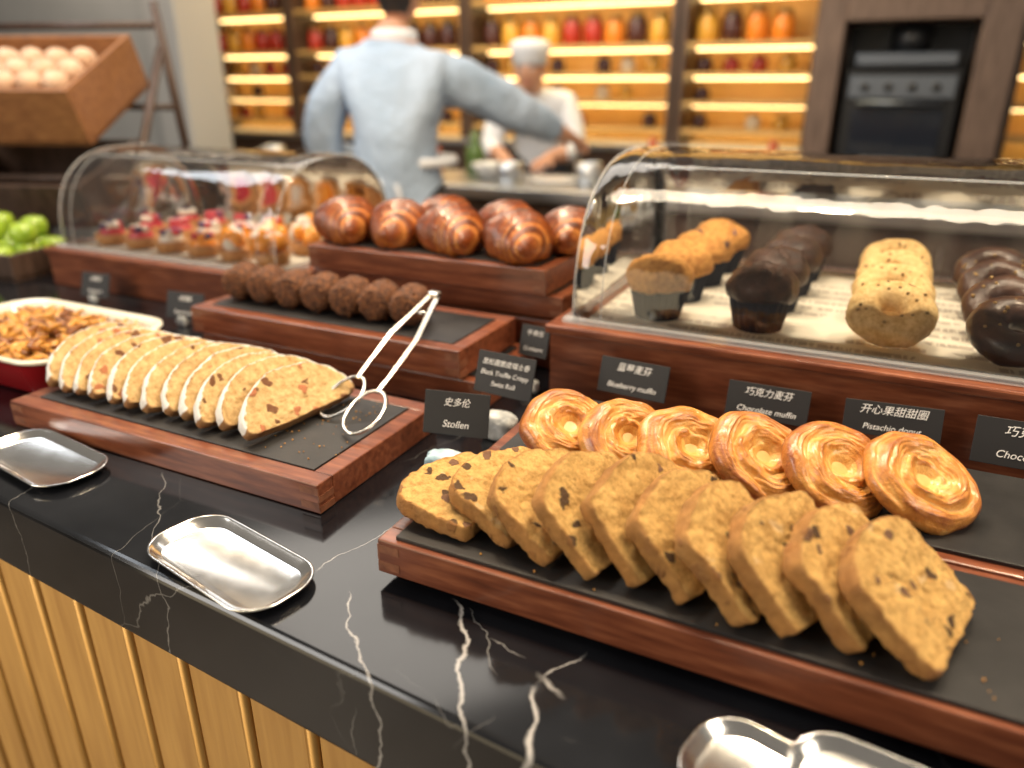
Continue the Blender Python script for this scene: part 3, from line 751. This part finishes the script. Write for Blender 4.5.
b.obj('green_apples',[mottled('green_apple',[(.3,(.22,.38,.02)),(.7,(.42,.56,.05))],15,.25,.05,.001,coat=.5),DKW],E)

# ------------------------------------------------------------ people
R2=Vector((.898,.440,0)); F2=Vector((-.440,.898,0))
def person(name,base,yaw,sk,edges,labels,mats,headc,head_yaw,hat,fold=.0,extras=None):
    M=Matrix(((R2.x,F2.x,0,base[0]),(R2.y,F2.y,0,base[1]),(0,0,1,base[2]),(0,0,0,1)))@Matrix.Rotation(yaw,4,'Z')
    e=empty(name,base)
    me=bpy.data.meshes.new('body_skel'); me.from_pydata([tuple(M@Vector(s[:3])) for s in sk],edges,[]); o=bpy.data.objects.new('body_skel',me); COL.objects.link(o)
    md=o.modifiers.new('s','SKIN'); md.use_smooth_shade=True
    for i,s in enumerate(sk): me.skin_vertices[0].data[i].radius=(s[3],s[4])
    me.skin_vertices[0].data[0].use_root=True
    sb=o.modifiers.new('d','SUBSURF'); sb.levels=3; sb.render_levels=3
    dg=bpy.context.evaluated_depsgraph_get(); dg.update(); m2=bpy.data.meshes.new_from_object(o.evaluated_get(dg)); bpy.data.objects.remove(o)
    body=bpy.data.objects.new('body',m2); COL.objects.link(body); m2.materials.clear()
    for m in mats: m2.materials.append(m)
    P=[M@Vector(s[:3]) for s in sk]
    lab={}
    for v in m2.vertices:
        i=min(range(len(P)),key=lambda k:(P[k]-v.co).length_squared); lab[v.index]=labels[i]
        if fold and labels[i]==0:
            c=v.co; q=noise.noise(Vector((c.x*9,c.y*9,c.z*4.5)))+.6*noise.noise(Vector((c.x*20+3,c.y*20,c.z*9)))
            v.co=c+v.normal*fold*q
    for f in m2.polygons:
        f.use_smooth=True; f.material_index=max(lab[k] for k in f.vertices)
    body.parent=e; body.matrix_parent_inverse=Matrix.Translation(-Vector(base))
    H=M@Matrix.Translation(headc)@Matrix.Rotation(head_yaw,4,'Z')   # face looks along local +Y
    b=B(); vs,fs=ico(4); out=[]
    for v in vs:
        w=Vector((v.x*.076,v.y*.096,v.z*.118))
        if v.z<0: w.x*=1-.22*(-v.z); w.y*=1-.08*(-v.z)
        if v.y>0: w.y-=.012*max(0,abs(v.x)-.2)
        d=(v.x/.13)**2+((v.z+.12)/.22)**2
        if v.y>.5: w.y+=.024*math.exp(-d)
        for sx in (-1,1):
            if v.y>.4: w.y-=.008*math.exp(-(((v.x-sx*.38)/.16)**2+((v.z-.05)/.12)**2))
        out.append(w)
    fm=[]
    for f in fs:
        c=sum((vs[i] for i in f),Vector())/3
        hair=(c.y<.25 and c.z>-.75 and not (c.y>-.05 and c.z<.1)) or c.z>.55
        fm.append(1 if hair else 0)
    b.add(out,fs,fm,True)
    for sx in (-1,1):
        b.chunk((sx*.076,-.004,-.006),.028,0,2,.1,1,(.35,.7,1.1),Euler((0,0,0)))
        b.chunk((sx*.030,.083,.004),.011,2,2,0,1,(1,.6,.7),Euler((0,0,0))); b.chunk((sx*.030,.089,.004),.005,1,1,0,1,(1,.6,1),Euler((0,0,0)))
        b.box((sx*.031,.088,.024),(.030,.006,.005),1,.002)
    b.box((0,.089,-.060),(.042,.008,.007),3,.003)
    b.v=[H@v for v in b.v]
    ho=b.obj('head',[SKIN,HAIR,plain('eye_white',(.8,.8,.8),.3),plain('lips',(.5,.15,.12),.5)],e); ho.matrix_parent_inverse=Matrix.Translation(-Vector(base))
    b=B()
    b.lathe([(.083,.030),(.086,.031),(.087,.085),(.098,.11),(.103,.16),(.09,.19),(.05,.205),(.0,.207)],28,0,M=H@Matrix.Diagonal((1,1.17,hat,1)))
    ht=b.obj('chef_hat',[PAPER_W],e); ht.matrix_parent_inverse=Matrix.Translation(-Vector(base))
    if extras:
        b=B(); extras(b); b.v=[M@v for v in b.v]
        x=b.obj('collar_and_apron_strings',[PAPER_W],e); x.matrix_parent_inverse=Matrix.Translation(-Vector(base))
    return e
def hand(sk,edges,lab,wi,dirv,side,r=1.0):
    w=Vector(sk[wi][:3]); d=Vector(dirv).normalized(); s=Vector(side).normalized(); dn=d.cross(s).normalized()
    if dn.z>0: dn=-dn
    def av(p,a,b2): sk.append((p.x,p.y,p.z,a,b2)); lab.append(2); return len(sk)-1
    pm=av(w+d*.05,.034,.016); edges.append((wi,pm))
    for k,(off,ln) in enumerate(((-.030,.062),(-.010,.072),(.010,.068),(.029,.052))):
        a=av(w+d*.088+s*off,.010,.010); c=av(w+d*(.088+ln*.5)+s*off*1.15+dn*.012,.009,.009); f=av(w+d*(.088+ln*.85)+s*off*1.15+dn*.038,.0075,.0075)
        edges.extend([(pm,a),(a,c),(c,f)])
    a=av(w+d*.055-s*.045+dn*.01,.011,.011); c=av(w+d*.085-s*.052+dn*.028,.009,.009); edges.extend([(pm,a),(a,c)])
# main chef (back to us, reaching right)
sk=[(0,0,.93,.215,.16),(.005,.0,1.06,.205,.155),(.005,.015,1.20,.215,.155),(.005,.03,1.33,.205,.14),(.01,.045,1.43,.12,.09),(.01,.055,1.50,.058,.058),(.015,.06,1.55,.055,.055),
    (-.165,.03,1.365,.10,.10),(-.245,.03,1.25,.088,.088),(-.280,.06,1.11,.078,.078),(-.20,.24,1.05,.062,.062),(-.15,.34,1.04,.040,.034),
    (.175,.04,1.365,.10,.10),(.31,.09,1.31,.092,.092),(.42,.15,1.245,.084,.084),(.54,.24,1.19,.066,.066),(.62,.31,1.15,.038,.032),
    (-.10,0,.82,.13,.13),(-.11,.02,.5,.085,.085),(-.11,.0,.11,.06,.06),(-.115,.14,.05,.05,.035),
    (.10,0,.82,.13,.13),(.12,.02,.5,.085,.085),(.13,.0,.11,.06,.06),(.135,.14,.05,.05,.035)]
ed=[(0,1),(1,2),(2,3),(3,4),(4,5),(5,6),(3,7),(7,8),(8,9),(9,10),(10,11),(3,12),(12,13),(13,14),(14,15),(15,16),(0,17),(17,18),(18,19),(19,20),(0,21),(21,22),(22,23),(23,24)]
lab=[0,0,0,0,0,2,2,0,0,0,0,2,0,0,0,0,2,1,1,1,1,1,1,1,1]
hand(sk,ed,lab,11,(.35,.9,-.15),(1,-.3,0)); hand(sk,ed,lab,16,(.7,.6,-.3),(.5,-.7,0))
def ex(b):
    b.tube([(.012+.068*math.cos(t),.052+.066*math.sin(t),1.485) for t in [2*math.pi*k/24 for k in range(24)]],.014,8,0,True,flat=1.8)
    b.tube([(.21*math.cos(t)+.005,.155*math.sin(t)+.008,1.08) for t in [2*math.pi*k/40 for k in range(40)]],.012,6,0,True,flat=1.6)
    b.tube([(0,-.155,1.08),(-.03,-.175,1.02),(-.035,-.178,.93)],.009,6,0); b.tube([(0,-.155,1.08),(.03,-.175,1.0),(.05,-.178,.90)],.009,6,0)
    b.chunk((0,-.16,1.08),.02,0,2)
person('chef',(-1.609,2.33,0.0),0,sk,ed,lab,[JACKET,TROUS,SKIN],(.03,.085,1.645),rad(-35),.85,.010,ex)
# second cook, bent over the work surface, facing us
sk=[(0,0,.93,.16,.12),(0,.03,1.05,.155,.12),(0,.10,1.16,.165,.12),(0,.17,1.235,.15,.11),(0,.22,1.29,.06,.06),(0,.25,1.33,.052,.052),
    (-.16,.17,1.22,.085,.085),(-.22,.20,1.10,.07,.07),(-.23,.26,1.00,.060,.060),(-.13,.36,.98,.036,.032),
    (.16,.17,1.22,.085,.085),(.22,.20,1.10,.07,.07),(.23,.26,1.00,.060,.060),(.13,.36,.98,.036,.032),
    (-.10,0,.84,.11,.11),(-.11,.03,.48,.08,.08),(-.11,0,.11,.055,.055),(-.11,.10,.05,.05,.035),(.10,0,.84,.11,.11),(.11,.03,.48,.08,.08),(.11,0,.11,.055,.055),(.11,.10,.05,.05,.035)]
ed=[(0,1),(1,2),(2,3),(3,4),(4,5),(3,6),(6,7),(7,8),(8,9),(3,10),(10,11),(11,12),(12,13),(0,14),(14,15),(15,16),(16,17),(0,18),(18,19),(19,20),(20,21)]
lab=[0,0,0,0,0,2,0,0,0,2,0,0,0,2]+[1]*8
hand(sk,ed,lab,9,(.4,.9,-.2),(1,-.3,0)); hand(sk,ed,lab,13,(-.4,.9,-.2),(1,.3,0))
person('kitchen_cook',(-1.80,4.06,0.0),rad(165),sk,ed,lab,[PAPER_W,TROUS,SKIN],(0,.30,1.40),0,.7,.008)

# ------------------------------------------------------------ lights
def area(name,loc,size,power,col,target=None,sy=None,shape=None):
    l=bpy.data.lights.new(name,'AREA'); l.energy=power; l.color=col; l.size=size
    if sy: l.shape='RECTANGLE'; l.size_y=sy
    if shape: l.shape=shape
    o=bpy.data.objects.new(name,l); COL.objects.link(o); o.location=loc
    if target is not None: o.rotation_euler=(Vector(target)-Vector(loc)).to_track_quat('-Z','Y').to_euler()
    return o
area('window_light',(-2.6,-1.6,2.3),1.3,42,(1,.95,.89),(-.4,.7,.95))
area('ceiling_panel',(-.3,1.1,2.7),1.4,23,(1,.83,.62),(-.3,.9,.9),.4)
area('ceiling_panel_right',(1.6,.2,2.3),.8,20,(1,.88,.72),(0,.8,.95))
for i,(x,y) in enumerate([(-1.5,1.1),(-.8,1.0),(-.15,.95),(.5,1.1)]):
    area('downlight_%d'%(i+1),(x,y,2.5),.12,11,(1,.78,.52),(x,y-.1,.9),shape='DISK')
area('kitchen_light',(-1.8,2.6,2.9),1.6,32,(1,.92,.82),(-1.6,3.0,.9))
area('chef_key_light',(-2.6,1.2,2.8),.8,15,(.88,.94,1),(-1.6,2.3,1.3))
area('shelf_fill_light',(-1.9,3.9,2.7),3.4,60,(1,.76,.40),(-1.9,4.7,1.3),.3)  # added unseen fill lamp, brightens the back wall and shelves
area('left_wall_fill_light',(-4.2,3.3,2.7),1.0,20,(1,.8,.6),(-4.6,3.6,1.3))  # area lamp aimed at the left wall
area('counter_front_light',(-1.2,-.6,.9),1.2,9,(1,.80,.5),(-.9,.5,.6))  # free-standing area lamp at counter height, aimed at the counter front
W=bpy.data.worlds.new('room_ambient'); S.world=W; W.use_nodes=True
bg=W.node_tree.nodes['Background']; bg.inputs[0].default_value=(1,.90,.77,1); bg.inputs[1].default_value=.22

# ------------------------------------------------------------ camera
cd=bpy.data.cameras.new('camera'); cam=bpy.data.objects.new('camera',cd); COL.objects.link(cam)
cam.location=(0,0,1.34); cam.rotation_euler=(rad(68.1),0,rad(26.1)); cd.lens=26.37; cd.sensor_width=36
cd.clip_start=.02; cd.dof.use_dof=True; cd.dof.focus_distance=.74; cd.dof.aperture_fstop=2.2
S.camera=cam
S.view_settings.view_transform='Standard'
S.view_settings.exposure=.12
